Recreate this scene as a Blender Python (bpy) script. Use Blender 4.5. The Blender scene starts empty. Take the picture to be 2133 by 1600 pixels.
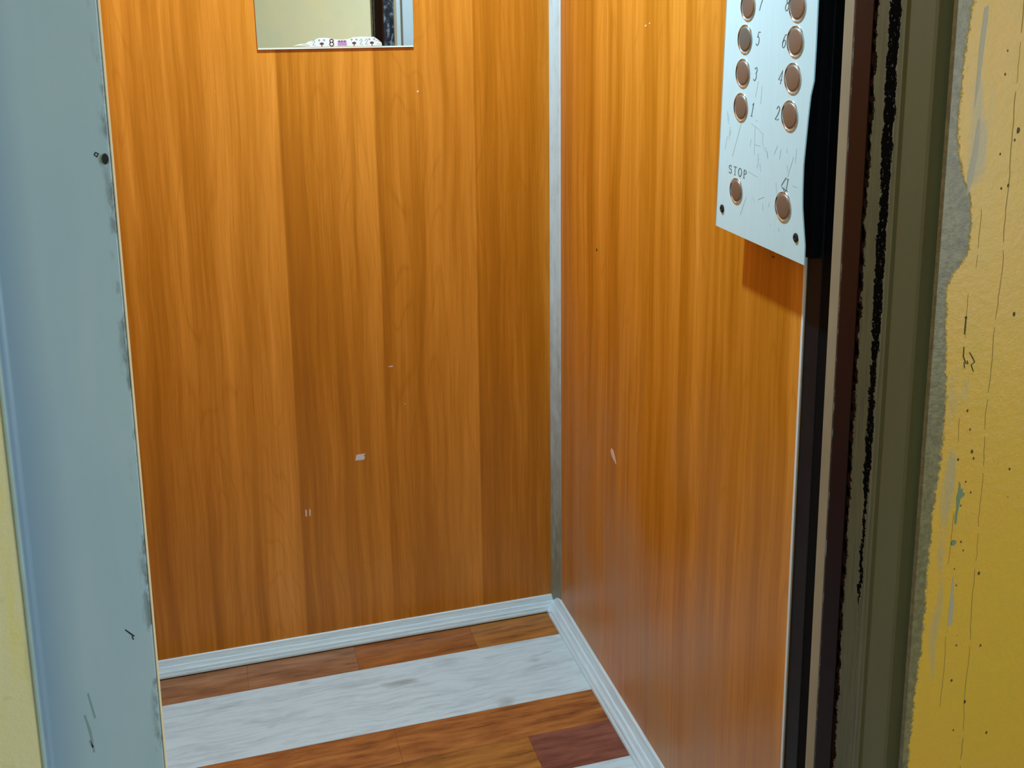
import bpy, bmesh, math, random
from mathutils import Matrix, Vector
random.seed(4)
C = bpy.context.scene.collection
S = bpy.context.scene

# ------------------------------------------------------------------ camera
H = 1.30
F, CY = 2211.16, 467.47
YAW, PITCH, ROLL = math.radians(16.1563), math.radians(11.7971), math.radians(0.6217)
cy_, sy_ = math.cos(YAW), math.sin(YAW)
cp_, sp_ = math.cos(PITCH), math.sin(PITCH)
fwd = Vector((sy_*cp_, cy_*cp_, -sp_)); right = Vector((cy_, -sy_, 0)); down = fwd.cross(right)
r2 = math.cos(ROLL)*right + math.sin(ROLL)*down
d2 = -math.sin(ROLL)*right + math.cos(ROLL)*down
cam = bpy.data.cameras.new('camera'); co = bpy.data.objects.new('camera', cam); C.objects.link(co)
m = Matrix.Identity(4)
for i in range(3):
    m[i][0] = r2[i]; m[i][1] = -d2[i]; m[i][2] = -fwd[i]
m[0][3], m[1][3], m[2][3] = 0, 0, H
co.matrix_world = m
cam.sensor_fit = 'HORIZONTAL'; cam.sensor_width = 36
cam.lens = F/2133*36
cam.shift_x = 0.0
cam.shift_y = -(800-CY)/2133
cam.clip_start = 0.01
S.camera = co

# ------------------------------------------------------------------ world, light, exposure
w = bpy.data.worlds.new('world'); S.world = w; w.use_nodes = True
w.node_tree.nodes['Background'].inputs[0].default_value = (0.6, 0.8, 1.0, 1)
w.node_tree.nodes['Background'].inputs[1].default_value = 0.15
S.view_settings.view_transform = 'Standard'; S.view_settings.look = 'None'
S.view_settings.exposure = 0.0; S.view_settings.gamma = 1.0
S.view_settings.use_curve_mapping = False

def area(name, loc, rot, sx, sy, power, col, shape='RECTANGLE'):
    l = bpy.data.lights.new(name, 'AREA'); l.shape = shape; l.size = sx; l.size_y = sy
    l.energy = power; l.color = col
    o = bpy.data.objects.new(name, l); o.location = loc; o.rotation_euler = rot; C.objects.link(o)
    return o
R90 = math.pi/2
COOL = (0.63, 0.91, 1.10)
# lamp in the lift ceiling
area('lift_lamp_light', (0.27, 1.48, 1.965), (0, 0, 0), 0.055, 0.055, 17.5, COOL, 'DISK')
# cool light added in an unseen made-up window (right-hand landing wall, behind the camera)
area('added_cool_light', (1.47, -0.75, 1.20), (0, R90, 0), 1.1, 0.9, 19.0, (0.80, 0.92, 1.0))
# warm light added under the landing ceiling, unseen, for the doorway wall
area('added_warm_light', (1.25, -0.55, 2.42), (0, 0, 0), 0.16, 0.16, 9.0, (1.0, 0.84, 0.52), 'DISK')

# ------------------------------------------------------------------ helpers
def new_mat(name):
    mt = bpy.data.materials.new(name); mt.use_nodes = True
    nt = mt.node_tree
    return mt, nt, nt.nodes['Principled BSDF']
class N:
    """small node-building helper"""
    def __init__(s, nt): s.nt = nt; s.L = nt.links
    def node(s, t, **k):
        n = s.nt.nodes.new(t)
        for a, b in k.items(): setattr(n, a, b)
        return n
    def put(s, sock, v):
        if hasattr(v, 'is_output'): s.L.new(v, sock)
        elif v is not None:
            sock.default_value = v
    def math(s, op, a, b=None, c=None, clamp=False):
        n = s.node('ShaderNodeMath', operation=op, use_clamp=clamp)
        s.put(n.inputs[0], a)
        if b is not None: s.put(n.inputs[1], b)
        if c is not None: s.put(n.inputs[2], c)
        return n.outputs[0]
    def mix(s, f, a, b, mode='MIX'):
        n = s.node('ShaderNodeMix', data_type='RGBA', blend_type=mode)
        s.put(n.inputs[0], f)
        s.put(n.inputs[6], a if hasattr(a, 'is_output') else (*a, 1))
        s.put(n.inputs[7], b if hasattr(b, 'is_output') else (*b, 1))
        return n.outputs[2]
    def pos(s):
        n = s.node('ShaderNodeTexCoord'); return n.outputs['Object']
    def sep(s, v):
        n = s.node('ShaderNodeSeparateXYZ'); s.L.new(v, n.inputs[0]); return n.outputs
    def comb(s, x, y, z):
        n = s.node('ShaderNodeCombineXYZ')
        for i, v in enumerate((x, y, z)): s.put(n.inputs[i], v)
        return n.outputs[0]
    def noise(s, v, scale, detail=3, rough=.5, dist=0.0):
        n = s.node('ShaderNodeTexNoise'); s.L.new(v, n.inputs['Vector'])
        n.inputs['Scale'].default_value = scale; n.inputs['Detail'].default_value = detail
        n.inputs['Roughness'].default_value = rough; n.inputs['Distortion'].default_value = dist
        return n.outputs[0]
    def mapr(s, v, a, b, c=0.0, d=1.0, smooth=False):
        n = s.node('ShaderNodeMapRange', clamp=True)
        if smooth: n.interpolation_type = 'SMOOTHSTEP'
        s.put(n.inputs[0], v)
        for i, q in enumerate((a, b, c, d)): s.put(n.inputs[i+1], q)
        return n.outputs[0]
    def ramp(s, f, stops, interp='LINEAR'):
        n = s.node('ShaderNodeValToRGB'); s.put(n.inputs[0], f)
        cr = n.color_ramp; cr.interpolation = interp
        while len(cr.elements) < len(stops): cr.elements.new(0.5)
        for e, (p, c) in zip(cr.elements, stops): e.position = p; e.color = (*c, 1)
        return n.outputs[0]
    def curve(s, v, pts):
        n = s.node('ShaderNodeFloatCurve'); s.put(n.inputs['Value'], v)
        c = n.mapping.curves[0]
        while len(c.points) < len(pts): c.points.new(0.5, 0.5)
        for p, q in zip(c.points, pts): p.location = q; p.handle_type = 'AUTO_CLAMPED'
        n.mapping.update(); return n.outputs[0]
    def bump(s, h, strength=.3, dist=.002, bsdf=None):
        n = s.node('ShaderNodeBump'); n.inputs['Strength'].default_value = strength
        n.inputs['Distance'].default_value = dist; s.put(n.inputs['Height'], h)
        if bsdf: s.L.new(n.outputs[0], bsdf.inputs['Normal'])
        return n.outputs[0]

def simple(name, col, rough=.5, metal=0.0, var=0.0, vscale=20, stretch=(1, 1, 1), bump=0.0, spec=.5, col2=None):
    mt, nt, b = new_mat(name); g = N(nt)
    b.inputs['Roughness'].default_value = rough; b.inputs['Metallic'].default_value = metal
    b.inputs['Specular IOR Level'].default_value = spec
    if var or col2 or bump:
        p = g.sep(g.pos())
        v = g.comb(g.math('MULTIPLY', p[0], stretch[0]), g.math('MULTIPLY', p[1], stretch[1]), g.math('MULTIPLY', p[2], stretch[2]))
        n = g.noise(v, vscale, 4, .6)
        c2 = col2 or tuple(c*(1-var) for c in col)
        g.L.new(g.mix(g.mapr(n, .3, .7), col, c2), b.inputs['Base Color'])
        if bump: g.bump(n, bump, .002, b)
    else:
        b.inputs['Base Color'].default_value = (*col, 1)
    return mt

def laminate(name, axis, joints, milky, levels, gs=1.0):
    """wood-print laminate; boards run vertically, `axis` is the horizontal axis index, joints = board joints"""
    mt, nt, b = new_mat(name); g = N(nt)
    P = g.pos(); p = g.sep(P); u = p[axis]; z = p[2]
    # board tone: staircase over the joints, each board fades from dark (left) to light
    lo, hi = joints[0], joints[-1]
    f = g.mapr(u, lo, hi)
    stops = []
    for i, (a, bb) in enumerate(zip(joints[:-1], joints[1:])):
        t0 = (a-lo)/(hi-lo); t1 = (bb-lo)/(hi-lo)
        l0, l1 = levels[i % len(levels)]
        e = .0012/(hi-lo)
        dk = .10 if i % 2 == 0 else .04
        if axis == 0: stops += [(t0+e, (l0-dk,)*3), (t0+(t1-t0)*.16, (l0,)*3), (t1-e, (l1,)*3)]
        else: stops += [(t0+e, (l0,)*3), (t1-(t1-t0)*.16, (l1,)*3), (t1-e, (l1-dk,)*3)]
    tone = g.ramp(f, stops[:30])
    # grain
    gv = g.comb(g.math('MULTIPLY', u, 1.0), 0.0, g.math('MULTIPLY', z, .045))
    wob = g.noise(g.comb(u, 3.1, g.math('MULTIPLY', z, .6)), 4.0, 2, .5)
    u2 = g.math('ADD', u, g.math('MULTIPLY', g.math('SUBTRACT', wob, .5), .035))
    gv2 = g.comb(u2, 1.7, g.math('MULTIPLY', z, .035))
    broad = g.noise(gv2, 26, 3, .55)
    fine = g.noise(g.comb(u, 5.0, g.math('MULTIPLY', z, .02)), 330, 4, .7)
    mid = g.noise(g.comb(u2, 9.0, g.math('MULTIPLY', z, .03)), 95, 3, .6)
    # cathedral figure: rings of a stretched distorted field
    cat = g.noise(g.comb(g.math('MULTIPLY', u2, 1.0), 7.7, g.math('MULTIPLY', z, .16)), 7.5, 2, .4)
    rings = g.math('ABSOLUTE', g.math('SINE', g.math('MULTIPLY', cat, 55.0)))
    rings = g.math('MULTIPLY', g.math('SUBTRACT', 1.0, g.mapr(rings, 0.0, .35)), g.mapr(broad, .42, .62))
    v = g.math('ADD', g.math('MULTIPLY', tone, .55), g.math('MULTIPLY', g.math('MULTIPLY_ADD', broad, 1.25, -.125), .42))
    v = g.math('ADD', v, g.math('MULTIPLY', g.math('SUBTRACT', fine, .5), .24))
    v = g.math('ADD', v, g.math('MULTIPLY', g.math('SUBTRACT', mid, .5), .30))
    v = g.math('SUBTRACT', v, g.math('MULTIPLY', rings, .06))
    col = g.ramp(v, [(0.18, (.33, .098*gs, .002)), (.40, (.55, .190*gs, .006)), (.60, (.80, .315*gs, .030)), (.80, (.96, .44*gs, .10))])
    # printed pore flecks
    fl = g.noise(g.comb(g.math('MULTIPLY', u, 1.0), 2.0, g.math('MULTIPLY', z, .12)), 520, 2, .5)
    col = g.mix(g.mapr(fl, .66, .74, 0, .25), col, (.30, .095, .01))
    # milky scuffing and dirt film low on the wall
    ml = g.noise(g.comb(g.math('MULTIPLY', u, 1.2), 4.0, g.math('MULTIPLY', z, .7)), 4.2, 4, .55)
    zz = g.mapr(z, milky[1], milky[0], 0, 1)
    mk = g.math('MULTIPLY', g.mapr(ml, .36, .66), zz)
    stn = g.math('MULTIPLY', mk, milky[2])
    col = g.mix(stn, col, (.52, .31, .17))
    sp = g.noise(P, 190, 2, .5)
    col = g.mix(g.mapr(sp, .79, .81, 0, .5), col, (.78, .55, .35))
    g.L.new(col, b.inputs['Base Color'])
    g.L.new(g.mapr(ml, .3, .7, .34, .46), b.inputs['Roughness'])
    b.inputs['Specular IOR Level'].default_value = .38
    g.bump(g.math('ADD', fine, g.math('MULTIPLY', broad, .6)), .05, .001, b)
    return mt

def mesh_obj(name, bm, mat, parent=None, smooth=False, bevel=0.0):
    bmesh.ops.recalc_face_normals(bm, faces=bm.faces[:])
    me = bpy.data.meshes.new(name); bm.to_mesh(me); bm.free()
    if smooth:
        for f in me.polygons: f.use_smooth = True
    me.materials.append(mat)
    o = bpy.data.objects.new(name, me); C.objects.link(o)
    if parent: o.parent = parent
    if bevel:
        md = o.modifiers.new('bevel', 'BEVEL'); md.width = bevel; md.segments = 2; md.limit_method = 'ANGLE'
    return o
def add_box(bm, a, b):
    vs = [bm.verts.new((x, y, z)) for x in (a[0], b[0]) for y in (a[1], b[1]) for z in (a[2], b[2])]
    for q in ((0, 1, 3, 2), (4, 6, 7, 5), (0, 4, 5, 1), (2, 3, 7, 6), (0, 2, 6, 4), (1, 5, 7, 3)):
        bm.faces.new([vs[i] for i in q])
def box(name, a, b, mat, parent=None, bevel=0.0):
    bm = bmesh.new(); add_box(bm, a, b); return mesh_obj(name, bm, mat, parent, bevel=bevel)
def prism_z(name, pts, z0, z1, mat, parent=None, bevel=0.0, smooth=False):
    """vertical extrusion of an XY outline"""
    bm = bmesh.new()
    lo = [bm.verts.new((x, y, z0)) for x, y in pts]; hi = [bm.verts.new((x, y, z1)) for x, y in pts]
    n = len(pts); bm.faces.new(lo[::-1]); bm.faces.new(hi)
    for i in range(n): bm.faces.new((lo[i], lo[(i+1) % n], hi[(i+1) % n], hi[i]))
    return mesh_obj(name, bm, mat, parent, bevel=bevel, smooth=smooth)
def prism(name, pts, frame, depth, mat, parent=None, bevel=0.0):
    """outline (a,b) in plane frame=(origin, A, B, Nrm), extruded along Nrm by depth"""
    o, A, B, Nn = [Vector(q) for q in frame]
    bm = bmesh.new()
    lo = [bm.verts.new(o+A*a+B*b) for a, b in pts]; hi = [bm.verts.new(o+A*a+B*b+Nn*depth) for a, b in pts]
    n = len(pts); bm.faces.new(lo[::-1]); bm.faces.new(hi)
    for i in range(n): bm.faces.new((lo[i], lo[(i+1) % n], hi[(i+1) % n], hi[i]))
    return mesh_obj(name, bm, mat, parent, bevel=bevel)
def struct(o, label=None):
    o['kind'] = 'structure'
    if label: o['label'] = label
    return o
def thing(name, label, cat, loc=(0, 0, 0), group=None):
    o = bpy.data.objects.new(name, None); C.objects.link(o); o.location = loc
    o.empty_display_size = .05
    o['label'] = label; o['category'] = cat
    if group: o['group'] = group
    return o
def tag(o, label, cat, group=None):
    o['label'] = label; o['category'] = cat
    if group: o['group'] = group
    return o
def stroke_bm(bm, lines, frame, wid, depth, nib=None):
    """polylines in plane coordinates as raised ribbons; nib=(angle,thin/thick ratio) gives thick/thin strokes"""
    o, A, B, Nn = [Vector(q) for q in frame]
    for ln in lines:
        L = []; Rr = []
        for i, pnt in enumerate(ln):
            a = Vector(ln[max(0, i-1)]); b = Vector(ln[min(len(ln)-1, i+1)])
            d = (b-a).normalized() if (b-a).length > 0 else Vector((1, 0))
            nrm = Vector((-d.y, d.x)); ww = wid
            if nib:
                ww = wid*(nib[1]+(1-nib[1])*abs(math.sin(math.atan2(d.y, d.x)-nib[0])))
            if i == 0 or i == len(ln)-1: ww *= .75
            pv = Vector(pnt)
            for side, lst in ((1, L), (-1, Rr)):
                q = pv+nrm*ww*.5*side
                lst.append((bm.verts.new(o+A*q.x+B*q.y), bm.verts.new(o+A*q.x+B*q.y+Nn*depth)))
        for i in range(len(ln)-1):
            bm.faces.new((L[i][1], L[i+1][1], Rr[i+1][1], Rr[i][1]))
            bm.faces.new((L[i][0], L[i][1], L[i+1][1], L[i+1][0]))
            bm.faces.new((Rr[i][0], Rr[i+1][0], Rr[i+1][1], Rr[i][1]))
def strokes(name, lines, frame, wid, depth, mat, parent, nib=None):
    bm = bmesh.new(); stroke_bm(bm, lines, frame, wid, depth, nib)
    return mesh_obj(name, bm, mat, parent)
def arc(cx, cy, rx, ry, a0, a1, n=10):
    return [(cx+rx*math.cos(math.radians(a0+(a1-a0)*i/n)), cy+ry*math.sin(math.radians(a0+(a1-a0)*i/n))) for i in range(n+1)]

# ------------------------------------------------------------------ dimensions
WX = 0.673      # right wall of the lift
WY = 2.004      # back wall
LX = -0.235     # left wall
FY = 1.0745     # front edge of the side wall boards
CZ = 2.00       # lift ceiling
PYL = 0.687    # ... left of the doorway
PY = 0.65       # landing wall plane

# ------------------------------------------------------------------ materials
jb = [LX-.02, -.16, -.045, .04, .135, .234, .312, .405, .506, .59, .68]
jr = [1.0, 1.113, 1.217, 1.31, 1.416, 1.52, 1.614, 1.71, 1.80, 1.90, 2.02]
LB = [(.42, .50), (.48, .46), (.40, .52), (.52, .62), (.34, .44), (.46, .58), (.36, .42), (.48, .60), (.34, .44), (.42, .46)]
M_back = laminate('wood_laminate_back', 0, jb, (.05, .62, .10), LB, .94)
LR = [(.50, .56), (.44, .50), (.56, .44), (.50, .46), (.60, .46), (.44, .50), (.58, .44), (.50, .46), (.44, .54), (.42, .48)]
M_right = laminate('wood_laminate_right', 1, jr, (.20, .80, .80), LR, 1.0)
M_left = laminate('wood_laminate_left', 1, jr, (.1, .6, .2), LR)
M_edge = simple('white_edge_band', (.86, .88, .86), .5)
M_pale_edge = simple('pale_edge', (.92, .80, .60), .5)
M_beige = simple('beige_edge', (.50, .43, .29), .55, var=.3, vscale=8, stretch=(1, 1, .5))

def trim_mat():
    mt, nt, b = new_mat('corner_trim_plastic'); g = N(nt)
    P = g.pos(); p = g.sep(P)
    n = g.noise(g.comb(p[0], p[1], g.math('MULTIPLY', p[2], .35)), 60, 5, .65)
    zz = g.mapr(p[2], .75, .1)
    f = g.math('MULTIPLY_ADD', n, .7, g.math('MULTIPLY', zz, .62))
    f = g.mapr(f, .34, .95)
    c = g.mix(f, (.60, .78, .84), (.26, .27, .20))
    g.L.new(c, b.inputs['Base Color']); b.inputs['Roughness'].default_value = .45
    g.bump(n, .15, .001, b)
    return mt
M_trim = trim_mat()

def skirt_mat(ax):
    mt, nt, b = new_mat('white_skirting'); g = N(nt)
    P = g.pos(); p = g.sep(P)
    st = [1, 1, 1]; st[ax] = .06
    v = g.comb(*[g.math('MULTIPLY', p[i], st[i]) for i in range(3)])
    n = g.noise(v, 240, 4, .6)
    d = g.noise(P, 75, 5, .7)
    c = g.mix(g.mapr(n, .42, .68, 0, .55), (.76, .92, .98), (.50, .68, .80))
    c = g.mix(g.mapr(d, .66, .74, 0, .75), c, (.16, .15, .12))
    g.L.new(c, b.inputs['Base Color']); b.inputs['Roughness'].default_value = .35
    g.bump(n, .2, .001, b)
    return mt
M_sk_b, M_sk_r = skirt_mat(0), skirt_mat(1)

def white_plank():
    mt, nt, b = new_mat('whitewashed_plank'); g = N(nt)
    P = g.pos(); p = g.sep(P)
    wob = g.noise(P, 7, 2, .5)
    y2 = g.math('ADD', p[1], g.math('MULTIPLY', g.math('SUBTRACT', wob, .5), .035))
    v = g.comb(g.math('MULTIPLY', p[0], .09), y2, 0.0)
    n = g.noise(v, 130, 4, .65, .2)
    n2 = g.noise(g.comb(g.math('MULTIPLY', p[0], .25), y2, 2.0), 34, 4, .6)
    n3 = g.noise(g.comb(g.math('MULTIPLY', p[0], .5), y2, 5.0), 16, 2, .5)
    c = g.mix(g.mapr(n, .45, .72, 0, .55), (.66, .80, .84), (.38, .49, .53))
    c = g.mix(g.mapr(n2, .52, .72, 0, .45), c, (.33, .40, .42))
    c = g.mix(g.mapr(n3, .66, .76, 0, .6), c, (.24, .25, .20))
    g.L.new(c, b.inputs['Base Color']); b.inputs['Roughness'].default_value = .5
    g.bump(n, .12, .001, b)
    return mt
M_wp = white_plank()
def brown_plank(name, c0, c1, c2, seed):
    mt, nt, b = new_mat(name); g = N(nt)
    P = g.pos(); p = g.sep(P)
    y2 = g.math('ADD', p[1], g.math('MULTIPLY', g.math('SUBTRACT', g.noise(P, 6, 2), .5), .03))
    v = g.comb(g.math('MULTIPLY', p[0], .10), y2, seed)
    n = g.noise(v, 85, 5, .68, .3)
    n2 = g.noise(g.comb(g.math('MULTIPLY', p[0], .4), y2, seed+3), 22, 4, .6)
    c = g.ramp(g.math('MULTIPLY_ADD', n, .62, g.math('MULTIPLY', n2, .42)), [(.36, c0), (.5, c1), (.66, c2)])
    g.L.new(c, b.inputs['Base Color']); b.inputs['Roughness'].default_value = .42
    g.bump(n, .1, .001, b)
    return mt
BP = [brown_plank('brown_plank_warm', (.16, .045, .012), (.36, .12, .028), (.56, .22, .05), 1.0),
      brown_plank('brown_plank_tan', (.18, .06, .010), (.38, .145, .026), (.52, .22, .045), 2.0),
      brown_plank('brown_plank_plum', (.11, .032, .022), (.22, .072, .045), (.33, .125, .08), 3.0),
      brown_plank('brown_plank_red', (.15, .045, .008), (.33, .105, .018), (.46, .17, .035), 4.0),
      brown_plank('brown_plank_dull', (.16, .065, .024), (.32, .14, .055), (.45, .22, .10), 5.0)]

def frame_blue():  # left side of the frame enamel, cool light put into its colour
    mt, nt, b = new_mat('lit_frame_enamel'); g = N(nt)
    P = g.pos(); p = g.sep(P)
    n = g.noise(g.comb(p[0], p[1], g.math('MULTIPLY', p[2], .25)), 28, 4, .55)
    n2 = g.noise(g.comb(p[0], p[1], g.math('MULTIPLY', p[2], .2)), 9, 3, .5)
    c = g.mix(g.mapr(n2, .35, .65), (.37, .54, .74), (.40, .58, .73))
    c = g.mix(g.mapr(n, .45, .75, 0, .5), c, (.46, .61, .79))
    c = g.mix(g.mapr(g.math('ADD', p[0], g.math('MULTIPLY', n2, .02)), -.095, -.122, 0, .55), c, (.13, .24, .42))  # recess shade beside the plaster edge, painted as deeper blue
    # wear along the inner edge
    e = g.mapr(p[0], -.0635, -.0575)
    dn = g.noise(g.comb(p[0], p[1], g.math('MULTIPLY', p[2], .35)), 110, 4, .65)
    c = g.mix(g.math('MULTIPLY', e, g.mapr(dn, .50, .62, 0, .75)), c, (.09, .11, .13))
    sc = g.noise(g.comb(p[0], p[1], g.math('MULTIPLY', p[2], .3)), 60, 3, .5)
    c = g.mix(g.mapr(sc, .70, .76, 0, .5), c, (.13, .19, .2))
    g.L.new(c, b.inputs['Base Color']); b.inputs['Roughness'].default_value = .42
    g.bump(n, .12, .002, b)
    return mt
M_blue = frame_blue()
M_lightblue = simple('pale_blue_edge_paint', (.42, .60, .70), .4, var=.25, vscale=40, stretch=(1, 1, .3))

def frame_olive():  # right side of the frame enamel, shade and yellow bounce put into its colour
    mt, nt, b = new_mat('shaded_frame_enamel'); g = N(nt)
    P = g.pos(); p = g.sep(P)
    zs = g.math('MULTIPLY', p[2], 1.0)
    n = g.noise(g.comb(p[0], p[1], g.math('MULTIPLY', p[2], .2)), 30, 4, .6)
    c = g.mix(g.mapr(n, .35, .7), (.150, .165, .088), (.138, .150, .080))
    streak = g.noise(g.comb(p[0], p[1], g.math('MULTIPLY', p[2], .05)), 420, 3, .6)
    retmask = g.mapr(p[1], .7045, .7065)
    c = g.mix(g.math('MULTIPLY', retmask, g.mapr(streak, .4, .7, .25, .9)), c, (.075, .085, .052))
    rag = g.noise(g.comb(0.0, g.math('MULTIPLY', p[1], .8), zs), 62, 5, .7)
    rag2 = g.noise(g.comb(0.0, p[1], zs), 260, 3, .7)
    rg = g.math('ADD', g.math('MULTIPLY', g.math('SUBTRACT', rag, .5), .017), g.math('MULTIPLY', g.math('SUBTRACT', rag2, .5), .008))
    yy = g.math('ADD', p[1], rg)
    # long black chip line, fading out low down
    half = g.curve(g.mapr(p[2], .70, 1.30), [(0, .0), (.12, .02), (.2, .22), (.3, .18), (.36, .42), (.48, .34), (.6, .52), (.72, .5), (.85, .62), (1, .62)])
    half = g.math('MULTIPLY', half, .0125)
    d = g.math('ABSOLUTE', g.math('SUBTRACT', yy, .7180))
    chip = g.mapr(g.math('SUBTRACT', half, d), -.0004, .0006)
    flk = g.mapr(rag2, .62, .66, 0, .8)
    chip = g.math('MULTIPLY', chip, g.math('SUBTRACT', 1.0, flk))
    # pale chipped rim
    rim = g.mapr(g.math('ABSOLUTE', g.math('SUBTRACT', d, half)), .0010, .0, 0, .35)
    c = g.mix(g.math('MULTIPLY', rim, retmask), c, (.34, .35, .24))
    c = g.mix(chip, c, (.006, .005, .004))
    # ragged far edge
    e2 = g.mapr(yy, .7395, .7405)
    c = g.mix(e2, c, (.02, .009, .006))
    g.L.new(c, b.inputs['Base Color']); b.inputs['Roughness'].default_value = .48
    g.L.new(g.math('MULTIPLY_ADD', g.math('ADD', chip, e2, clamp=True), -.45, .45), b.inputs['Specular IOR Level'])
    g.bump(g.math('MULTIPLY', g.math('ADD', chip, e2), -1.0), .5, .0008, b)
    return mt
M_olive = frame_olive()
def maroon():
    mt, nt, b = new_mat('old_maroon_enamel'); g = N(nt)
    P = g.pos(); p = g.sep(P)
    n = g.noise(g.comb(p[0], p[1], g.math('MULTIPLY', p[2], .3)), 130, 4, .7)
    c = g.mix(g.mapr(p[2], .75, 1.15), (.012, .008, .013), (.040, .011, .004))
    c = g.mix(g.mapr(n, .70, .76, 0, .4), c, (.16, .10, .07))
    g.L.new(c, b.inputs['Base Color']); b.inputs['Roughness'].default_value = .5; b.inputs['Specular IOR Level'].default_value = .12
    return mt
M_maroon = maroon()
M_black = simple('black_steel', (.012, .014, .018), .5, var=.4, vscale=30, spec=.18)
M_rubber = simple('black_rubber', (.004, .004, .004), .8, spec=.1)
M_shaft = simple('dark_shaft_concrete', (.03, .03, .03), .9, var=.4, vscale=6)
def navy():
    mt, nt, b = new_mat('scuffed_navy_steel'); g = N(nt); p = g.sep(g.pos())
    n = g.noise(g.comb(g.math('MULTIPLY', p[0], 1.6), p[1], g.math('MULTIPLY', p[2], .6)), 70, 5, .7)
    g.L.new(g.mix(g.mapr(n, .52, .60), (.010, .015, .030), (.22, .32, .36)), b.inputs['Base Color'])
    b.inputs['Roughness'].default_value = .45
    return mt
M_navy = navy()
M_groove = simple('olive_brown_groove', (.16, .14, .08), .6)
M_doorinner = simple('pale_blue_sheet_metal', (.66, .84, .90), .35, var=.2, vscale=14, stretch=(1, 1, .2))

# yellow landing wall
def yellow():
    mt, nt, b = new_mat('yellow_oil_paint'); g = N(nt)
    P = g.pos(); p = g.sep(P)
    big = g.noise(P, 9, 4, .6)
    mid = g.noise(P, 60, 5, .65)
    fine = g.noise(P, 230, 4, .65)
    yel = g.mix(g.mapr(big, .3, .7), (.60, .385, .036), (.62, .365, .045))
    yel = g.mix(g.mapr(mid, .35, .75, 0, .35), yel, (.47, .36, .06))
    sm = g.noise(P, 150, 3, .6)
    yel = g.mix(g.mapr(sm, .74, .77, 0, .85), yel, (.14, .10, .02))
    st = g.noise(g.comb(p[0], p[1], g.math('MULTIPLY', p[2], .6)), 45, 3, .6)
    yel = g.mix(g.mapr(st, .70, .74, 0, .30), yel, (.26, .24, .10))
    # grey under-paint band along the opening, wider and narrower with height
    t = g.mapr(p[2], .65, 1.30)
    wd = g.curve(t, [(0, .20), (.12, .26), (.24, .40), (.36, .42), (.50, .58), (.60, .45), (.66, .34), (.70, .80), (.745, .98), (.78, .85), (.82, .45), (.88, .30), (1, .48)])
    wd = g.math('MULTIPLY', wd, .026)
    rag = g.noise(P, 120, 5, .75); rag3 = g.noise(P, 420, 3, .7)
    d = g.math('SUBTRACT', p[0], .520)
    d = g.math('ADD', d, g.math('MULTIPLY', g.math('SUBTRACT', rag, .5), .012))
    d = g.math('ADD', d, g.math('MULTIPLY', g.math('SUBTRACT', rag3, .5), .004))
    gm = g.mapr(g.math('SUBTRACT', wd, d), -.0010, .0010)
    grey = g.mix(g.mapr(fine, .40, .62), (.130, .120, .062), (.20, .185, .095))
    grey = g.mix(g.mapr(mid, .58, .68, 0, .6), grey, (.085, .085, .075))
    cr = g.mix(gm, yel, grey)
    # grey smears on the yellow
    sm2 = g.noise(g.comb(p[0], p[1], g.math('MULTIPLY', p[2], .25)), 34, 2, .5)
    zone = g.math('MULTIPLY', g.mapr(p[0], .530, .545), g.mapr(p[0], .560, .552))
    cr = g.mix(g.math('MULTIPLY', zone, g.mapr(sm2, .62, .68, 0, .7)), cr, (.34, .32, .22))
    # left-hand side: cool glare put into the colour as a paler tone, yellow streaks
    ls = g.noise(g.comb(p[0], p[1], g.math('MULTIPLY', p[2], .16)), 55, 3, .6)
    pale = g.mix(g.mapr(ls, .58, .70, 0, .6), (.80, .78, .52), (.80, .76, .30))
    pale = g.mix(g.mapr(mid, .62, .72, 0, .35), pale, (.36, .38, .20))
    le = g.mapr(g.math('ADD', p[0], g.math('MULTIPLY', g.math('SUBTRACT', ls, .5), .012)), -.1345, -.1300)
    pale = g.mix(g.math('MULTIPLY', le, .7), pale, (.44, .55, .50))
    c = g.mix(g.mapr(p[0], .1, .2), pale, cr)
    g.L.new(c, b.inputs['Base Color'])
    b.inputs['Roughness'].default_value = .36
    h = g.math('ADD', g.math('MULTIPLY', mid, .5), g.math('MULTIPLY', fine, .35))
    h = g.math('ADD', h, g.math('MULTIPLY', gm, -.35))
    g.bump(h, .35, .003, b)
    return mt
M_yellow = yellow()
M_hall = simple('pale_yellow_landing_paint', (.76, .71, .46), .5, vscale=7, col2=(.66, .68, .50), bump=.2)
M_white = simple('white_ceiling_paint', (.75, .75, .70), .7)
M_hallfloor = simple('grey_terrazzo', (.30, .29, .27), .5, var=.35, vscale=60)

def steel(name, col, rough, metal=1.0):
    mt, nt, b = new_mat(name); g = N(nt)
    p = g.sep(g.pos())
    n = g.noise(g.comb(p[0], g.math('MULTIPLY', p[1], 1.0), g.math('MULTIPLY', p[2], .05)), 300, 3, .6)
    n2 = g.noise(g.pos(), 14, 3, .6)
    c = g.mix(g.mapr(n, .3, .7, 0, .3), col, tuple(q*.86 for q in col))
    c = g.mix(g.mapr(n2, .4, .7, 0, .25), c, tuple(q*.9 for q in col))
    g.L.new(c, b.inputs['Base Color'])
    b.inputs['Metallic'].default_value = metal; b.inputs['Roughness'].default_value = rough
    return mt
M_plate = steel('brushed_plate', (.66, .93, 1.0), .42, 0.0)
M_plate_edge = simple('cut_metal_edge', (.60, .58, .45), .35, .3)
M_ring = simple('chrome_ring', (.80, .80, .80), .14, 1.0)
M_cap = simple('satin_steel_cap', (.30, .33, .36), .33, .8)
M_capg = simple('grey_steel_cap', (.20, .24, .24), .35, .6)
M_engr = simple('engraved_grey_paint', (.10, .16, .17), .6)
M_scr = simple('light_scratch', (.34, .46, .48), .5)
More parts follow.
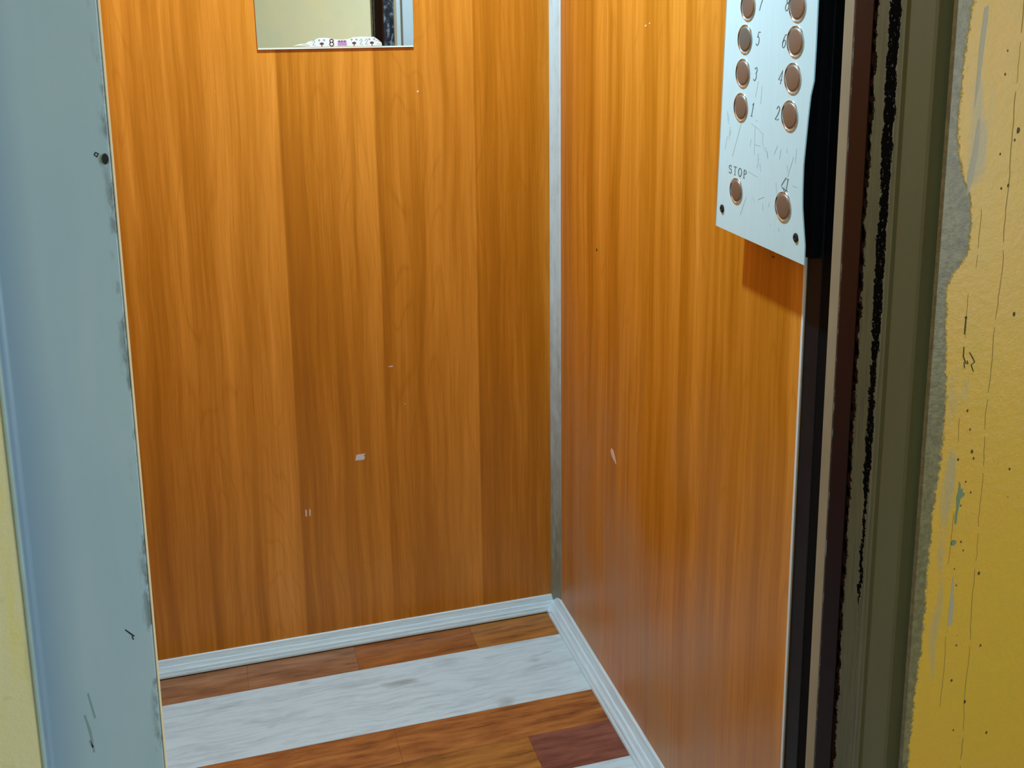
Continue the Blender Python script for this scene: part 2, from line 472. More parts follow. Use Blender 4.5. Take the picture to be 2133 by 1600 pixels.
M_screw = simple('blackened_screw', (.02, .022, .02), .5, .3)
M_mirror = simple('silvered_glass', (.93, .95, .93), .015, 1.0)
M_mirror_edge = simple('bevel_highlight', (.82, .85, .72), .3)  # pale colour stands in for the highlight on the bevel
M_card = simple('white_card', (.80, .80, .76), .5)
M_cardg = simple('grey_green_ink', (.22, .30, .27), .6)
M_cardb = simple('dark_red_ink', (.12, .03, .03), .6)
M_cardp = simple('mauve_ink', (.50, .26, .48), .6)
M_chip = simple('bare_chipboard', (.74, .70, .70), .7)
M_chip2 = simple('bare_board_pink', (.85, .62, .50), .7)
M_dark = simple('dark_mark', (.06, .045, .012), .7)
M_crack = simple('hairline_crack', (.27, .19, .04), .7)
M_teal = simple('teal_paint_drip', (.14, .22, .13), .5)
M_greysm = simple('grey_paint_smear', (.36, .33, .25), .5)

# ------------------------------------------------------------------ lift car shell
back = struct(box('wall_back', (LX-.02, WY, 0), (WX+.03, WY+.02, CZ), M_back), 'orange wood-laminate back wall of the lift')
rt = struct(box('wall_right', (WX, FY+.0005, 0), (WX+.02, WY, CZ), M_right), 'orange wood-laminate right wall of the lift, milky scuffs low down')
e = box('edge_band', (WX-.0012, FY-.0015, 0), (WX+.0008, FY+.0030, CZ), M_edge, rt); e['label'] = 'thin white edge band'
lw = struct(box('wall_left', (LX-.02, FY, 0), (LX, WY, CZ), M_left))
ceil = struct(box('ceiling', (LX-.02, FY-.05, CZ), (WX+.03, WY+.02, CZ+.02), M_white))
# corner strip
pts = [(WX, WY), (WX-.0130, WY), (WX-.0122, WY-.003)]
for i in range(5):
    t = i/4
    pts.append((WX-.0122+.0102*t+.0012*math.sin(math.pi*t), WY-.003-.0265*t-.0008*math.sin(math.pi*t)))
pts += [(WX, WY-.0320)]
tr = struct(prism_z('trim_1', pts, 0.018, CZ, M_trim, smooth=False), 'narrow grey-white plastic strip in the corner, dirty towards the floor')

# skirting with a ribbed profile, mitred in the corner
def skirting(name, p0, p1, inward, prof, mat, m0=0.0, m1=0.0):
    p0, p1, inw = Vector(p0), Vector(p1), Vector(inward)
    d = (p1-p0).normalized()
    bm = bmesh.new(); rings = []
    for p, mm, sg in ((p0, m0, 1), (p1, m1, -1)):
        rings.append([bm.verts.new(p+inw*dd+Vector((0, 0, z))+d*(dd*mm*sg)) for dd, z in prof])
    n = len(prof)
    for i in range(n): bm.faces.new((rings[0][i], rings[0][(i+1) % n], rings[1][(i+1) % n], rings[1][i]))
    bm.faces.new(rings[0]); bm.faces.new(rings[1][::-1])
    return mesh_obj(name, bm, mat)
def prof(D, Z):
    q = [(0, 0), (1, 0), (1, .10), (.93, .20), (.88, .20), (.86, .26), (.80, .36), (.70, .42), (.66, .40), (.62, .46), (.50, .60), (.42, .62), (.38, .60), (.34, .68), (.24, .84), (.18, .97), (.12, 1.0), (0, 1.0)]
    return [(a*D, b*Z) for a, b in q]
zf = .0
sb = struct(skirting('baseboard_back', (LX+.001, WY, .0028), (WX, WY, .0028), (0, -1, 0), prof(.0185, .0305), M_sk_b, 0, 1.5), 'white ribbed plastic skirting along the back wall')
sr = struct(skirting('baseboard_right', (WX, FY+.001, zf), (WX, WY, zf), (-1, 0, 0), prof(.0280, .0345), M_sk_r, 0, .66), 'white ribbed plastic skirting along the right wall')
sl = struct(skirting('baseboard_left', (LX, FY+.001, zf), (LX, WY-.02, zf), (1, 0, 0), prof(.0185, .0305), M_sk_r))
fill = box('gap_shade_strip', (LX+.002, WY-.0170, -.001), (WX-.028, WY-.0005, .0030), M_dark, sb)  # dark strip standing in for the shadow gap under the back skirting
# corner joint piece
cj = prism_z('corner_cap', [(WX-.001, WY-.001), (WX-.020, WY-.001), (WX-.0285, WY-.0195), (WX-.0285, WY-.030), (WX-.012, WY-.034), (WX-.001, WY-.030)], 0.0, .0105, M_sk_r, sr, bevel=.002)
# floor and its planks
floor = struct(box('floor', (LX, FY-.05, -.02), (WX, WY, -.0045), M_shaft), 'lift floor of alternating white and brown laminate planks')
def plank(x0, x1, y0, y1, mat, label=None):
    o = box('plank', (x0+.00012, y0+.0002, -.0045), (x1-.00012, y1-.0002, 0.0), mat, floor, bevel=.0003)
    if label: o['label'] = label
    return o
XR = WX-.001
rows = [1.904, 1.7115, 1.519, 1.3265, 1.134, FY-.045]
plank(LX, .010, rows[0], WY-.001, BP[4]); plank(.010, .225, rows[0], WY-.001, BP[4]); plank(.225, .47, rows[0], WY-.001, BP[3]); plank(.47, XR, rows[0], WY-.001, BP[1])
plank(LX, XR, rows[1], rows[0], M_wp, 'whitewashed plank')
ym = (rows[1]+rows[2])/2+.003
plank(LX, .26, ym, rows[1], BP[0]); plank(.26, XR, ym, rows[1], BP[0])
plank(LX, .12, rows[2], ym, BP[3]); plank(.12, .489, rows[2], ym, BP[1]); plank(.489, XR, rows[2], ym, BP[2], 'plum-brown plank')
plank(LX, XR, rows[3], rows[2], M_wp, 'whitewashed plank')
ym = (rows[3]+rows[4])/2
plank(LX, .1, ym, rows[3], BP[0]); plank(.1, XR, ym, rows[3], BP[4]); plank(LX, .3, rows[4], ym, BP[3]); plank(.3, XR, rows[4], ym, BP[1])
plank(LX, XR, rows[5], rows[4], M_wp, 'whitewashed plank')

# chips in the laminate
FB = ((0, WY, 0), (1, 0, 0), (0, 0, 1), (0, -1, 0))       # back wall frame: a = X, b = Z
FR = ((WX, 0, 0), (0, -1, 0), (0, 0, 1), (-1, 0, 0))      # right wall frame: a = -Y, b = Z
def blob(cx, cz, pts, frame, mat, parent, name='chip', depth=.0004):
    o = prism(name, [(cx+a, cz+b) for a, b in pts], frame, depth, mat, parent); return o
k = .00052
blob(.257, .408, [(-10*k*1.9, -12*k), (9*k*1.6, -13*k), (12*k*1.6, -2*k), (9*k*1.6, 3*k), (13*k*1.6, 12*k), (-4*k, 11*k), (-9*k*1.6, 10*k)], FB, M_chip, back)
for sx, w_, zz in ((-.0055, .0016, 0), (.0052, .0016, .001)):
    blob(.1485+sx*.7, .303, [(-w_, -.007), (w_*.6, -.008), (w_, .004), (0, .009), (-w_, .006)], FB, M_chip2, back)
blob(.325, .592, [(-.006, 0), (.004, -.0012), (.005, .0012), (0, .0012)], FB, M_chip2, back)
blob(.396, 1.136, [(-.0018, -.0015), (.0018, -.0018), (.002, .0015), (-.001, .002)], FB, M_chip2, back)
blob(.352, .51, [(-.001, -.001), (.001, -.001), (.001, .001), (-.001, .001)], FB, M_chip2, back)
blob(-1.678, .493, [(-.014, .004), (-.010, .011), (0, .009), (.008, 0), (.014, -.011), (.004, -.008), (-.008, -.004)], FR, M_chip2, rt)
blob(-1.769, .857, [(-.004, 0), (0, -.003), (.004, 0), (0, .003)], FR, M_dark, rt)
blob(-1.56, 1.262, [(-.004, 0), (0, -.0014), (.004, .001), (0, .002)], FR, M_chip2, rt)
blob(-1.545, 1.266, [(-.003, 0), (0, -.0012), (.003, .001), (0, .0015)], FR, M_chip2, rt)
blob(-1.150, .985, [(-.004, 0), (0, -.0012), (.006, .0005), (0, .0015)], FR, M_cardb, rt)
# screws fixing nothing else in view

# ------------------------------------------------------------------ ceiling lamp of the lift
lamp = thing('ceiling_lamp', 'small round lamp in the lift ceiling, above the picture', 'lamp', (.27, 1.48, CZ))
bm = bmesh.new(); bmesh.ops.create_cone(bm, cap_ends=True, segments=32, radius1=.085, radius2=.09, depth=.022, matrix=Matrix.Translation((0, 0, -.011)))
mesh_obj('base', bm, M_white, lamp)
mt, nt, b = new_mat('lamp_diffuser'); b.inputs['Emission Color'].default_value = (*COOL, 1); b.inputs['Emission Strength'].default_value = 3
b.inputs['Base Color'].default_value = (.9, .9, .9, 1)
bm = bmesh.new(); bmesh.ops.create_cone(bm, cap_ends=True, segments=32, radius1=.060, radius2=.070, depth=.008, matrix=Matrix.Translation((0, 0, -.026)))
mesh_obj('diffuser', bm, mt, lamp)

# ------------------------------------------------------------------ mirror
mx0, mx1, mz = .103, .3905, 1.2205
mir = thing('wall_mirror', 'small frameless mirror on the back wall with a paper card strip along its bottom', 'mirror', (0, WY, 0))
FM = ((0, 0, 0), (1, 0, 0), (0, 0, 1), (0, -1, 0))
prism('glass', [(mx0, mz+.0012), (mx1-.0008, mz+.0002), (mx1, mz+.02), (mx1+.0005, 1.62), (mx0-.004, 1.62), (mx0-.0005, mz+.03)], FM, .004, M_mirror, mir)
o = prism('bottom_bevel', [(mx0+.0004, mz+.0010), (mx1-.0008, mz), (mx1-.0012, mz+.0026), (mx0+.0008, mz+.0036)], ((0, -.0002, 0), (1, 0, 0), (0, 0, 1), (0, -1, 0)), .0043, M_mirror_edge, mir)
o['label'] = 'bevelled edge of the mirror glass, highlight put into its pale colour'
# strip of paper cards stuck on the mirror
st = thing('card_strip', 'white paper strip of small playing cards stuck along the bottom of the mirror', 'sticker', (0, WY-.0046, 0))
FS = ((0, 0, 0), (1, 0, 0), (0, 0, 1), (0, -1, 0))
zc = mz+.0034
prism('backing', [(.166, zc+.003), (.18, zc+.0035), (.199, zc+.0005), (.330, zc), (.329, zc+.006), (.322, zc+.012), (.315, zc+.0165), (.294, zc+.0175), (.276, zc+.0165), (.268, zc+.0135), (.257, zc+.0125), (.243, zc+.0135), (.228, zc+.0165), (.214, zc+.0165), (.204, zc+.0125), (.194, zc+.010), (.190, zc+.007), (.180, zc+.0065)], FS, .0006, M_card, st)
FS2 = ((0, -.0006, 0), (1, 0, 0), (0, 0, 1), (0, -1, 0))
def spade(cx, cz, s):
    return [(cx-s*.15, cz-s), (cx+s*.15, cz-s), (cx+s*.18, cz-s*.3), (cx+s*.6, cz-s*.35), (cx+s*.75, cz+s*.2), (cx, cz+s*.55), (cx-s*.75, cz+s*.2), (cx-s*.6, cz-s*.35), (cx-s*.18, cz-s*.3)]
for cx in (.2185, .278, .311): 
    prism('pip', spade(cx, zc+.0058, .0052), FS2, .0002, M_cardb, st)
    for dx in (-.0045, .0045): prism('small_pip', spade(cx+dx, zc+.0125, .0026), FS2, .0002, M_cardg, st)
strokes('numeral', [arc(.2365, zc+.0048, .0036, .0036, 90, 450, 12), arc(.2365, zc+.0108, .0032, .0028, 250, -70, 12)], FS2, .0020, .0002, M_cardb, st)
prism('mauve_card', [(.2475, zc+.0015), (.2645, zc+.0015), (.2640, zc+.0110), (.2478, zc+.0110)], FS2, .0002, M_cardp, st)
for a in (.2505, .2555, .2605): prism('small_pip', spade(a, zc+.0100, .0022), ((0, -.0008, 0), (1, 0, 0), (0, 0, 1), (0, -1, 0)), .0002, M_cardb, st)
for cx in (.204, .291, .301):
    strokes('numeral', [[(cx-.003, zc+.010), (cx+.001, zc+.0135), (cx+.002, zc+.010), (cx-.002, zc+.004), (cx+.003, zc+.003)]], FS2, .0011, .0002, M_cardg, st)
for ln in ([(.183, zc+.0052), (.196, zc+.0035)], [(.318, zc+.011), (.328, zc+.0065)], [(.320, zc+.004), (.328, zc+.003)]): strokes('fold_line', [ln], FS2, .0008, .0002, M_cardg, st)

# ------------------------------------------------------------------ control panel
PX = .643
cpn = thing('control_panel', 'pale brushed-metal lift control panel with round floor buttons on the right wall', 'control panel', (PX, 0, 0))
FP = ((0, 0, 0), (0, -1, 0), (0, 0, 1), (-1, 0, 0))     # a = -Y, b = Z, out = -X
yl, yr = 1.2455, 1.0290
edge = [(1.033, 1.60), (1.0255, 1.32), (1.0255, 1.25), (1.0262, 1.213), (1.0315, 1.196), (1.0345, 1.172), (1.0375, 1.14), (1.0395, 1.118), (1.0390, 1.09), (1.0375, 1.070), (1.033, 1.047), (1.0290, 1.028), (1.0284, 1.0055)]
outline = [(-y, z) for y, z in edge]+[(-1.2450, 1.0085), (-1.2330, 1.302), (-1.2300, 1.60)]
outline[0] = (-1.0255, 1.60)
pl = prism('face_plate', outline, FP, .0016, M_plate, cpn)
pe = bmesh.new()
el = [(-1.2451, 1.0083), (-1.2331, 1.302), (-1.2301, 1.60)]
stroke_bm(pe, [el], FP, .0012, .0019)
o = mesh_obj('plate_edge', pe, M_plate_edge, cpn); o['label'] = 'bright cut edge'
# box behind the plate (between plate and wall) 
bm = bmesh.new(); add_box(bm, (0.0006, 1.085, 1.045), (.0295, 1.225, 1.58)); mesh_obj('back_box', bm, M_plate, cpn, bevel=.004)

def lathe(bm, prof, cy, cz, seg=40):
    rings = []
    for r, h in prof:
        if r == 0: rings.append([bm.verts.new((-h, cy, cz))]); continue
        rings.append([bm.verts.new((-h, cy+r*math.cos(2*math.pi*i/seg), cz+r*math.sin(2*math.pi*i/seg))) for i in range(seg)])
    for A_, B_ in zip(rings[:-1], rings[1:]):
        for i in range(seg):
            j = (i+1) % seg
            if len(B_) == 1: bm.faces.new((A_[i], A_[j], B_[0]))
            else: bm.faces.new((A_[i], A_[j], B_[j], B_[i]))
ring_p = [(.0180, .0016), (.0178, .0024), (.0174, .0027), (.0168, .0025), (.0160, .0010), (.0152, .0004), (.0148, .0002), (.0140, .0002)]
cap_p = [(.0149, .0002), (.0149, .0016), (.0144, .0023), (.0120, .0026), (.006, .0030), (0, .0031)]
bm = bmesh.new(); lathe(bm, ring_p, 0, 0); ring_o = mesh_obj('button_ring', bm, M_ring, None, smooth=True); ring_me = ring_o.data
bm = bmesh.new(); lathe(bm, cap_p, 0, 0); cap_o = mesh_obj('button', bm, M_cap, None, smooth=True); cap_me = cap_o.data
bpy.data.objects.remove(ring_o); bpy.data.objects.remove(cap_o)
capg_me = cap_me.copy(); capg_me.materials[0] = M_capg
btns = [(1.1775, 1.293, 0), (1.0655, 1.293, 0), (1.1825, 1.2533, 1), (1.0668, 1.2540, 0), (1.1850, 1.2120, 0), (1.0690, 1.2130, 0), (1.1872, 1.1700, 0), (1.0720, 1.1705, 0), (1.1920, 1.0640, 0), (1.0780, 1.0640, 0)]
for y, z, gcol in btns:
    bo = bpy.data.objects.new('button', capg_me if gcol else cap_me); C.objects.link(bo); bo.parent = cpn; bo.location = (0, y, z)
    if y == 1.1920: bo.scale = (1, .92, .92)
    if gcol: bo['label'] = 'duller grey button beside the 5'
    ro = bpy.data.objects.new('ring', ring_me); C.objects.link(ro); ro.parent = bo
# glyphs (unit box: x 0..1, y 0..1), italic shear applied
G = {
 '1': [[(.30, .82), (.55, .98), (.50, .0)], [(.25, .0), (.75, .0)]],
 '2': [[(.12, .78)]+arc(.45, .74, .33, .25, 160, -20, 8)+[(.55, .40), (.08, .04), (.85, .04), (.88, .14)]],
 '3': [[(.15, .82)]+arc(.45, .76, .30, .22, 150, -70, 8)+arc(.45, .28, .36, .27, 85, -150, 10)],
 '4': [[(.70, .0), (.70, .98), (.05, .30), (.95, .30)]],
 '5': [[(.85, .97), (.35, .97), (.25, .58)]+arc(.42, .32, .38, .31, 110, -150, 10)],
 '6': [[(.85, .93), (.50, .90), (.22, .60), (.12, .30)]+arc(.48, .28, .35, .27, 180, 540, 14)],
 '7': [[(.10, .85), (.15, .96), (.90, .96), (.55, .50), (.35, .0)]],
 '8': [arc(.48, .74, .27, .23, 270, 630, 12), arc(.48, .26, .36, .26, 90, 450, 14)],
 '9': [[(.15, .06), (.50, .10), (.80, .40), (.88, .70)]+arc(.52, .71, .35, .27, 0, 360, 14)],
 '0': [arc(.5, .5, .38, .48, 90, 450, 16)],
 'S': [arc(.5, .74, .34, .24, 20, 230, 8)+arc(.5, .26, .36, .26, 60, -160, 8)],
 'T': [[(.05, .97), (.95, .97)], [(.5, .97), (.5, 0)], [(.3, 0), (.7, 0)]],
 'O': [arc(.5, .5, .42, .5, 90, 450, 16)],
 'P': [[(.25, 0), (.25, .97)]+arc(.3, .72, .55, .25, 90, -90, 8), [(.05, 0), (.5, 0)]],
}
FG = ((-.0016, 0, 0), (0, -1, 0), (0, 0, 1), (-1, 0, 0))
def glyph(ch, y, z, w_, h_, sh=.25, wid=.0014, name='engraved_numeral'):
    ls = [[(-y+(a-.5)*w_+sh*(b-.5)*h_, z+(b-.5)*h_) for a, b in ln] for ln in G[ch]]
    o = strokes(name, ls, FG, wid, .00025, M_engr, cpn, nib=(math.radians(15), .45))
    return o
for ch, y, z in (('1', 1.1578, 1.1700), ('2', 1.0985, 1.1710), ('3', 1.1535, 1.2130), ('4', 1.0950, 1.2130), ('5', 1.1500, 1.2550), ('6', 1.0900, 1.2545), ('7', 1.1465, 1.296), ('8', 1.0865, 1.296)):
    glyph(ch, y, z, .0090, .0165)
for i, ch in enumerate('STOP'):
    glyph(ch, 1.2095-.0128*i, 1.0892-.0002*i, .0095, .0105, 0.05, .0015, 'engraved_letter')
strokes('bell_symbol', [[(-1.084, 1.088), (-1.0745, 1.0985), (-1.070, 1.0965), (-1.0725, 1.086), (-1.0705, 1.0835), (-1.0835, 1.0865)], [(-1.080, 1.0845), (-1.0765, 1.0815), (-1.0745, 1.0845)], [(-1.070, 1.0965), (-1.0685, 1.0985)]], FG, .0011, .00025, M_engr, cpn)
# scratches
rs = random.Random(11)
sc = [[(-1.160, 1.153), (-1.142, 1.148), (-1.131, 1.143)], [(-1.150, 1.158), (-1.144, 1.157)], [(-1.163, 1.093), (-1.140, 1.0895)],
      [(-1.150, 1.150), (-1.1495, 1.115)], [(-1.185, 1.150), (-1.205, 1.106)], [(-1.137, 1.128), (-1.150, 1.128)], [(-1.123, 1.128), (-1.117, 1.115), (-1.119, 1.124)],
      [(-1.130, 1.131), (-1.124, 1.122)], [(-1.096, 1.133), (-1.103, 1.122)], [(-1.146, 1.205), (-1.152, 1.185)], [(-1.137, 1.20), (-1.139, 1.178)], [(-1.06, 1.125), (-1.071, 1.10)], [(-1.054, 1.135), (-1.056, 1.118)],
      [(-1.166, 1.06), (-1.18, 1.035)], [(-1.150, 1.064), (-1.145, 1.057)], [(-1.122, 1.068), (-1.137, 1.062)], [(-1.06, 1.0918), (-1.05, 1.091)], [(-1.106, 1.038), (-1.104, 1.036)], [(-1.22, 1.13), (-1.226, 1.112)], [(-1.125, 1.06), (-1.124, 1.05)]]
for _ in range(22):
    a = -rs.uniform(1.06, 1.22); b_ = rs.uniform(1.03, 1.15); an = rs.uniform(1.0, 2.2); ln = rs.uniform(.005, .018)
    sc.append([(a, b_), (a+ln*math.cos(an)*.5, b_+ln*math.sin(an))])
o = strokes('scratches', sc, FG, .00050, .00015, M_scr, cpn); o['kind'] = 'stuff'
for y, z in ((1.2280, 1.0345), (1.0475, 1.0335)):
    bm = bmesh.new(); lathe(bm, [(.0052, .0014), (.0052, .0026), (.0040, .0034), (.0016, .0034), (.0012, .0026), (0, .0026)], 0, 0, 20)
    o = mesh_obj('screw', bm, M_screw, cpn, smooth=False); o.location = (0, y, z); o.scale = (1, .95, 1.05)

# ------------------------------------------------------------------ car front column, doors, frame
ZT = 2.02
col = struct(box('trim_2', (.6743, 1.0425, -.02), (.72, 1.0725, ZT+.1), M_black, bevel=.0015), 'black steel column at the front edge of the lift')
o = prism_z('rubber_seal', [(.6755, 1.0220), (.71, 1.0220), (.71, 1.0420), (.6750, 1.0420)], -.02, ZT, M_rubber, col)
rs0 = random.Random(8)
wv = [(.6636, 1.0), (.6640, 1.04), (.6634, 1.07), (.6630, 1.12), (.6636, 1.16), (.6642, 1.2), (.6648, 1.3), (.6650, ZT)]
bm = bmesh.new(); prev = None
for x, z in wv:
    q = [bm.verts.new(v) for v in ((x, 1.0500, z+.006), (x, 1.0712, z+.006), (.6742, 1.0712, z+.006), (.6742, 1.0500, z+.006))]
    if prev:
        for i in range(4): bm.faces.new((prev[i], prev[(i+1) % 4], q[(i+1) % 4], q[i]))
    else: bm.faces.new(q[::-1])
    prev = q
bm.faces.new(prev)
mesh_obj('rubber_strip', bm, M_rubber, col)
# car door leaf, slid open, seen on its edge
cd = thing('car_door', 'sliding car door leaf standing open at the right, beige edge towards the opening', 'door', (.56, .84, 0))
cx, cyv = .5600, .8335
box('panel', (.0008, -.0045, .0), (.30, .0100, 2.0), M_doorinner, cd)
o = box('edge_strip', (-.0006, -.0055, .0), (.0060, .0103, 2.0), M_beige, cd, bevel=.0008); o['label'] = 'beige leading edge'
box('groove', (.0170, .0098, .0), (.0235, .0106, 2.0), M_groove, cd)
# landing door leaf edge
ld = thing('landing_door', 'maroon painted landing door leaf standing open at the right', 'door', (.535, .77, 0))
box('panel', (0, .0008, 0), (.30, .0270, 2.0), M_maroon, ld, bevel=.001)
o = box('inner_sheet', (.001, .0272, 0), (.30, .0290, 2.0), M_navy, ld); o['label'] = 'scuffed dark navy inner face'
# right frame: flange + return
fp = [(.5178, .7450), (.5178, .7130), (.5168, .7095), (.5167, .7035), (.5179, .7010), (.5182, .6720), (.5186, .6685), (.5197, .6650), (.5215, .6618), (.5240, .6590), (.5270, .6570), (.5300, .6560), (.56, .6560), (.56, .7450)]
fr = struct(prism_z('trim_3', fp, -.02, 2.05, M_olive), 'enamelled door frame on the right, shade put into its olive-grey colour, black chipped paint')
# worn dents along the return edge, real ragged geometry
bm = bmesh.new(); rr = random.Random(3)
z = .66
while z < 1.34:
    h_ = rr.uniform(.004, .016); w_ = rr.uniform(.0015, .004)
    y0 = .7440+rr.uniform(-.001, .001)
    vs = [bm.verts.new((.5174, y0-w_, z+h_*.3)), bm.verts.new((.5174, y0, z)), bm.verts.new((.5174, y0+.001, z+h_)), bm.verts.new((.5174, y0-w_*.5, z+h_*.9))]
    bm.faces.new(vs); z += h_+rr.uniform(0, .012)
bmesh.ops.solidify(bm, geom=bm.faces[:], thickness=.0004)
o = mesh_obj('paint_flakes', bm, simple('peeling_paint_flake', (.26, .24, .18), .5), fr); o['kind'] = 'stuff'

# left frame: blue flange seen just behind the plaster edge
pts = [(-.1300, PYL-.0005), (-.1297, .697)]
pts += [(-.1297+.003*(1-math.cos(math.radians(90*i/4))), .697+.003*math.sin(math.radians(90*i/4))) for i in range(1, 5)]
pts += [(-.0580, .700), (-.0569, .7006), (-.0569, .7030), (-.075, .7040), (-.075, .742), (-.2, .742), (-.2, PYL+.001), (-.1325, PYL+.001), (-.1325, PYL-.0005)]
fl = struct(prism_z('trim_4', pts, -.02, 2.05, M_blue), 'enamelled door frame on the left, cool light put into its blue-grey colour')
for p_ in fl.data.polygons:
    if 1 <= p_.index-2 <= 4: p_.use_smooth = True
o = box('corner_bead', (-.1325, PYL-.0014, -.02), (-.1299, PYL+.010, 2.05), M_lightblue, fl, bevel=.0008); o['label'] = 'pale blue painted corner'
o = box('edge_strip', (-.0568, .6996, -.02), (-.0555, .7035, 2.05), M_pale_edge, fl, bevel=.0005); o['label'] = 'thin beige edge strip'
bm = bmesh.new(); bmesh.ops.create_cone(bm, cap_ends=True, segments=16, radius1=.0022, radius2=.0018, depth=.003, matrix=Matrix.Translation((-.0603, .6995, 1.2075)) @ Matrix.Rotation(R90, 4, 'X') @ Matrix.Scale(1.7, 4, (0, 1, 0)))
mesh_obj('screw', bm, M_screw, fl)
strokes('scratch', [[(-.0665, 1.2105), (-.0655, 1.2118), (-.0640, 1.2110), (-.0650, 1.2090), (-.0665, 1.2105)], [(-.0745, .8850), (-.0705, .8805), (-.0690, .8790)], [(-.0705, .8795), (-.0698, .8765)]], ((0, .7000, 0), (1, 0, 0), (0, 0, 1), (0, -1, 0)), .0008, .0003, M_screw, fl)
o = strokes('dark_smudge', [[(-.1020, .842), (-.0990, .822)], [(-.1055, .826), (-.1030, .812), (-.1018, .796)], [(-.1040, .806), (-.1025, .800)]], ((0, .7000, 0), (1, 0, 0), (0, 0, 1), (0, -1, 0)), .0018, .00005, simple('smudge', (.24, .36, .42), .5), fl)

# header across the doorway and shaft enclosure
struct(box('trim_5', (-.2, .701, 2.05), (.60, .745, 2.2), M_blue))
struct(box('wall_shaft_right', (.98, .745, -.3), (1.02, 2.2, 2.6), M_shaft))
struct(box('wall_shaft_left', (-.60, .745, -.3), (-.56, 2.2, 2.6), M_shaft))
struct(box('ceiling_shaft', (-.60, .70, 2.6), (1.02, 2.2, 2.64), M_shaft))
struct(box('floor_shaft', (-.60, .70, -.34), (1.02, 2.2, -.30), M_shaft))
# left column of the car, door leaf parked on the left
struct(box('trim_6', (LX, 1.030, -.02), (LX+.05, 1.0725, ZT+.1), M_black))
struct(box('wall_shaft_front', (.60, .745, -.3), (.98, .765, 2.6), M_shaft))
struct(box('sill', (-.2, .66, -.03), (.60, 1.02, -.006), simple('worn_steel_sill', (.3, .3, .3), .4, 1.0, var=.3)))
bpy.data.objects['sill'].name = 'trim_7'

# ------------------------------------------------------------------ landing
def wall_with_opening():
    bm = bmesh.new()
    add_box(bm, (-1.5, PYL, -.02), (-.1320, PY+.049, 2.5))
    out = [(.520, PY), (1.5, PY), (1.5, PY+.049), (.565, PY+.049), (.565, PY+.0055), (.5215, PY+.0055), (.520, PY+.0045)]
    lo = [bm.verts.new((x, y, -.02)) for x, y in out]; hi = [bm.verts.new((x, y, 2.5)) for x, y in out]
    bm.faces.new(lo[::-1]); bm.faces.new(hi)
    for i in range(len(out)): bm.faces.new((lo[i], lo[(i+1) % len(out)], hi[(i+1) % len(out)], hi[i]))
    add_box(bm, (-.1320, PY, 2.05), (.520, PY+.049, 2.5))
    return mesh_obj('wall_front', bm, M_yellow)
wf = struct(wall_with_opening(), 'yellow oil-painted landing wall around the lift doorway, grey worn edge')
struct(box('wall_shaft_front_2', (.60, .70, -.3), (1.5, .745, 2.6), M_shaft))
struct(box('wall_shaft_front_3', (-1.5, .70, -.3), (-.201, .745, 2.6), M_shaft))
struct(box('wall_landing_back', (-1.5, -1.70, -.02), (1.5, -1.65, 2.5), M_hall))
struct(box('wall_landing_left', (-1.55, -1.70, -.02), (-1.5, PY, 2.5), M_hall))
bm = bmesh.new()
add_box(bm, (1.5, -1.70, -.02), (1.55, -1.25, 2.5)); add_box(bm, (1.5, -.25, -.02), (1.55, PY, 2.5))
add_box(bm, (1.5, -1.25, -.02), (1.55, -.25, .63)); add_box(bm, (1.5, -1.25, 1.77), (1.55, -.25, 2.5))
struct(mesh_obj('wall_landing_right', bm, M_hall))
struct(box('ceiling_landing', (-1.5, -1.70, 2.5), (1.55, PY+.05, 2.55), M_white))
struct(box('floor_landing', (-1.5, -1.70, -.06), (1.55, PY+.05, -.02), M_hallfloor))
wn = bpy.data.objects.new('added_window_1', None); C.objects.link(wn); wn.location = (1.525, -.75, .63); struct(wn)  # unseen window, added to carry the cool landing light
for a, b_ in (((-.02, -.5, 0), (.02, -.46, 1.14)), ((-.02, .46, 0), (.02, .5, 1.14)), ((-.02, -.46, 0), (.02, .46, .04)), ((-.02, -.46, 1.10), (.02, .46, 1.14)), ((-.015, -.015, .04), (.015, .015, 1.10))):
    box('added_window_frame', a, b_, M_white, wn)

# marks on the right-hand yellow wall
FW = ((0, PY, 0), (1, 0, 0), (0, 0, 1), (0, -1, 0))
rj = random.Random(21)
def rough(ln, step=.006, amp=.0005, gap=.0):
    res = [[]]
    for (x0, z0), (x1, z1) in zip(ln[:-1], ln[1:]):
        n = max(1, int(math.hypot(x1-x0, z1-z0)/step))
        for i in range(n):
            t = i/n
            if gap and rj.random() < gap and len(res[-1]) > 2: res.append([])
            res[-1].append((x0+(x1-x0)*t+rj.uniform(-amp, amp), z0+(z1-z0)*t))
    return [q for q in res if len(q) > 1]
main = [(.5760, 1.30), (.5765, 1.262), (.5755, 1.22), (.5765, 1.17), (.5758, 1.13), (.5775, 1.10), (.5745, 1.045), (.5750, 1.01), (.5735, .98), (.5745, .955), (.5760, .93), (.5755, .89), (.5765, .86), (.5758, .82), (.5775, .77), (.5765, .73), (.5785, .69), (.5780, .65)]
for ln in rough(main, .006, .0004, .10): strokes('crack', [ln], FW, rj.uniform(.0004, .0010), .0001, M_crack, wf)
for q in ([(.5480, 1.08), (.5485, 1.04)], [(.5490, .98), (.5500, .95)], [(.551, .90), (.5505, .87), (.549, .85)], [(.5530, .79), (.5540, .76), (.5525, .72)], [(.5535, 1.10), (.5540, 1.15)]):
    for ln in rough(q, .005, .0003, .15): strokes('crack', [ln], FW, .0005, .0001, M_crack, wf)
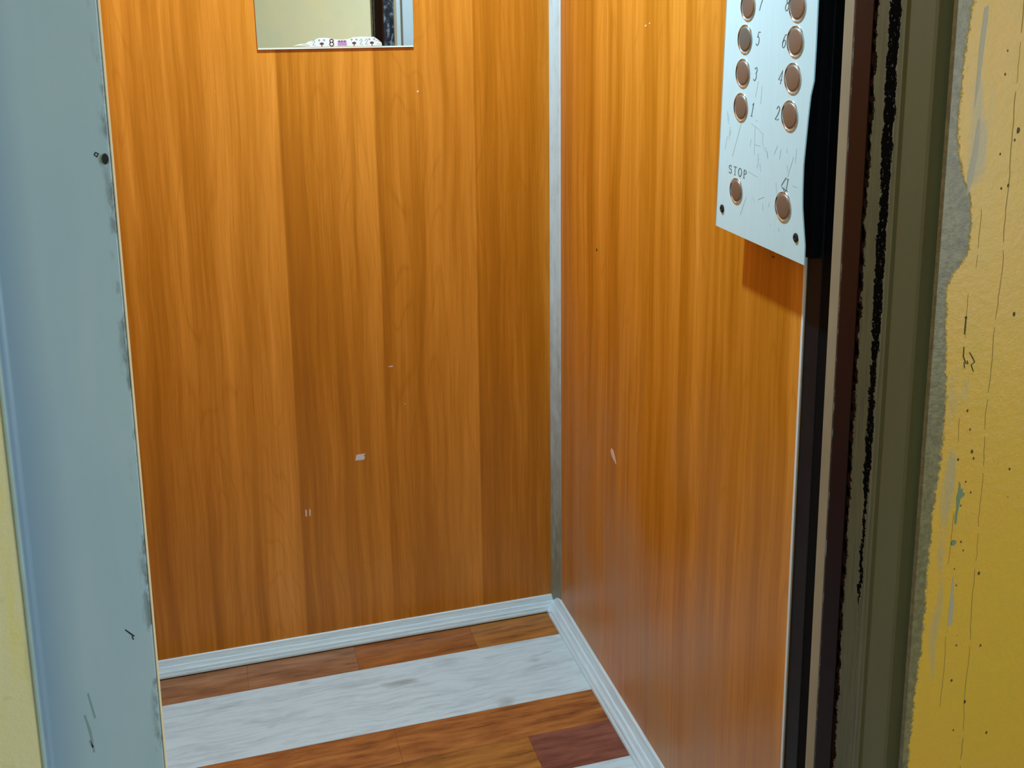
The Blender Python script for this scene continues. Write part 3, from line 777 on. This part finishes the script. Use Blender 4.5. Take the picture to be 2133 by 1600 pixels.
strokes('scratched_marks', [[(.5470, 1.0620), (.5475, 1.0605), (.5484, 1.0615), (.5478, 1.0625), (.5476, 1.055), (.5474, 1.048)], [(.5480, 1.0380), (.5482, 1.030), (.5510, 1.0245), (.5530, 1.0235), (.5520, 1.0265)], [(.5535, 1.0330), (.5570, 1.0280), (.5590, 1.0245), (.5560, 1.0225), (.5585, 1.0170)], [(.5492, 1.0255), (.5500, 1.0205)]], FW, .0009, .0003, M_dark, wf)
for x, z, s in ((.592, 1.0600, 2.6), (.5810, 1.2030, 3.0), (.5665, 1.186, 1.2), (.5785, 1.196, 1.5), (.5700, 1.1600, 1.5), (.5760, 1.1620, 1.8), (.5650, 1.245, 1.3), (.5560, .985, 1.6), (.5600, .969, 1.3), (.5635, .950, 2.4), (.5655, .944, 1.5), (.560, .925, 1.2), (.5655, .915, 1.3), (.560, .873, 1.4), (.563, .865, 1.2), (.5560, .85, 1.0), (.5800, .842, 2.0), (.5640, .78, 1.2), (.5880, .775, 1.6), (.5770, .725, 2.2), (.5620, .748, 1.8), (.6020, .69, 1.8), (.5680, .70, 1.2), (.6010, .93, 1.6), (.5590, .835, 1.1), (.5655, 1.262, 1.2), (.5510, .945, 1.6), (.5570, .905, 1.2)):
    r = s*.0006
    pts = [(x+r*rs.uniform(.7, 1.1)*math.cos(t*math.pi/3), z+r*1.5*rs.uniform(.7, 1.1)*math.sin(t*math.pi/3)) for t in range(6)]
    prism('pit', pts, FW, .0002, M_dark, wf)
blob(.5530, .8735, [(.0025*math.cos(i), .0025*math.sin(i)) for i in (0, 1, 2, 3, 4, 5)], FW, M_teal, wf, 'paint_drip', .0005)
blob(.5555, .912, [(-.0035, -.018), (-.0028, -.023), (-.0012, -.022), (-.0008, -.012), (.0002, -.007), (.0008, -.001), (.0040, .001), (.0046, .003), (.0025, .0042), (.0022, .008), (.0004, .0068), (-.0004, .012), (-.0020, .014), (-.0022, .006), (-.0034, .001), (-.0026, -.008)], FW, M_teal, wf, 'paint_drip', .0001)
blob(.5415, 1.2650, [(-.001, -.045), (.0015, -.03), (.0045, .018), (.0045, .030), (.001, .028), (-.001, 0)], FW, M_greysm, wf, 'paint_smear', .00008)
blob(.5440, 1.185, [(-.004, -.03), (.0, -.018), (.003, .005), (.0025, .028), (.0005, .028), (-.002, .003), (-.005, -.012)], FW, M_greysm, wf, 'paint_smear', .00008)
blob(.5560, .815, [(-.0025, -.016), (.002, -.015), (.002, .002), (.0, .028), (-.001, .028), (-.002, .004)], FW, M_greysm, wf, 'paint_smear', .00008)
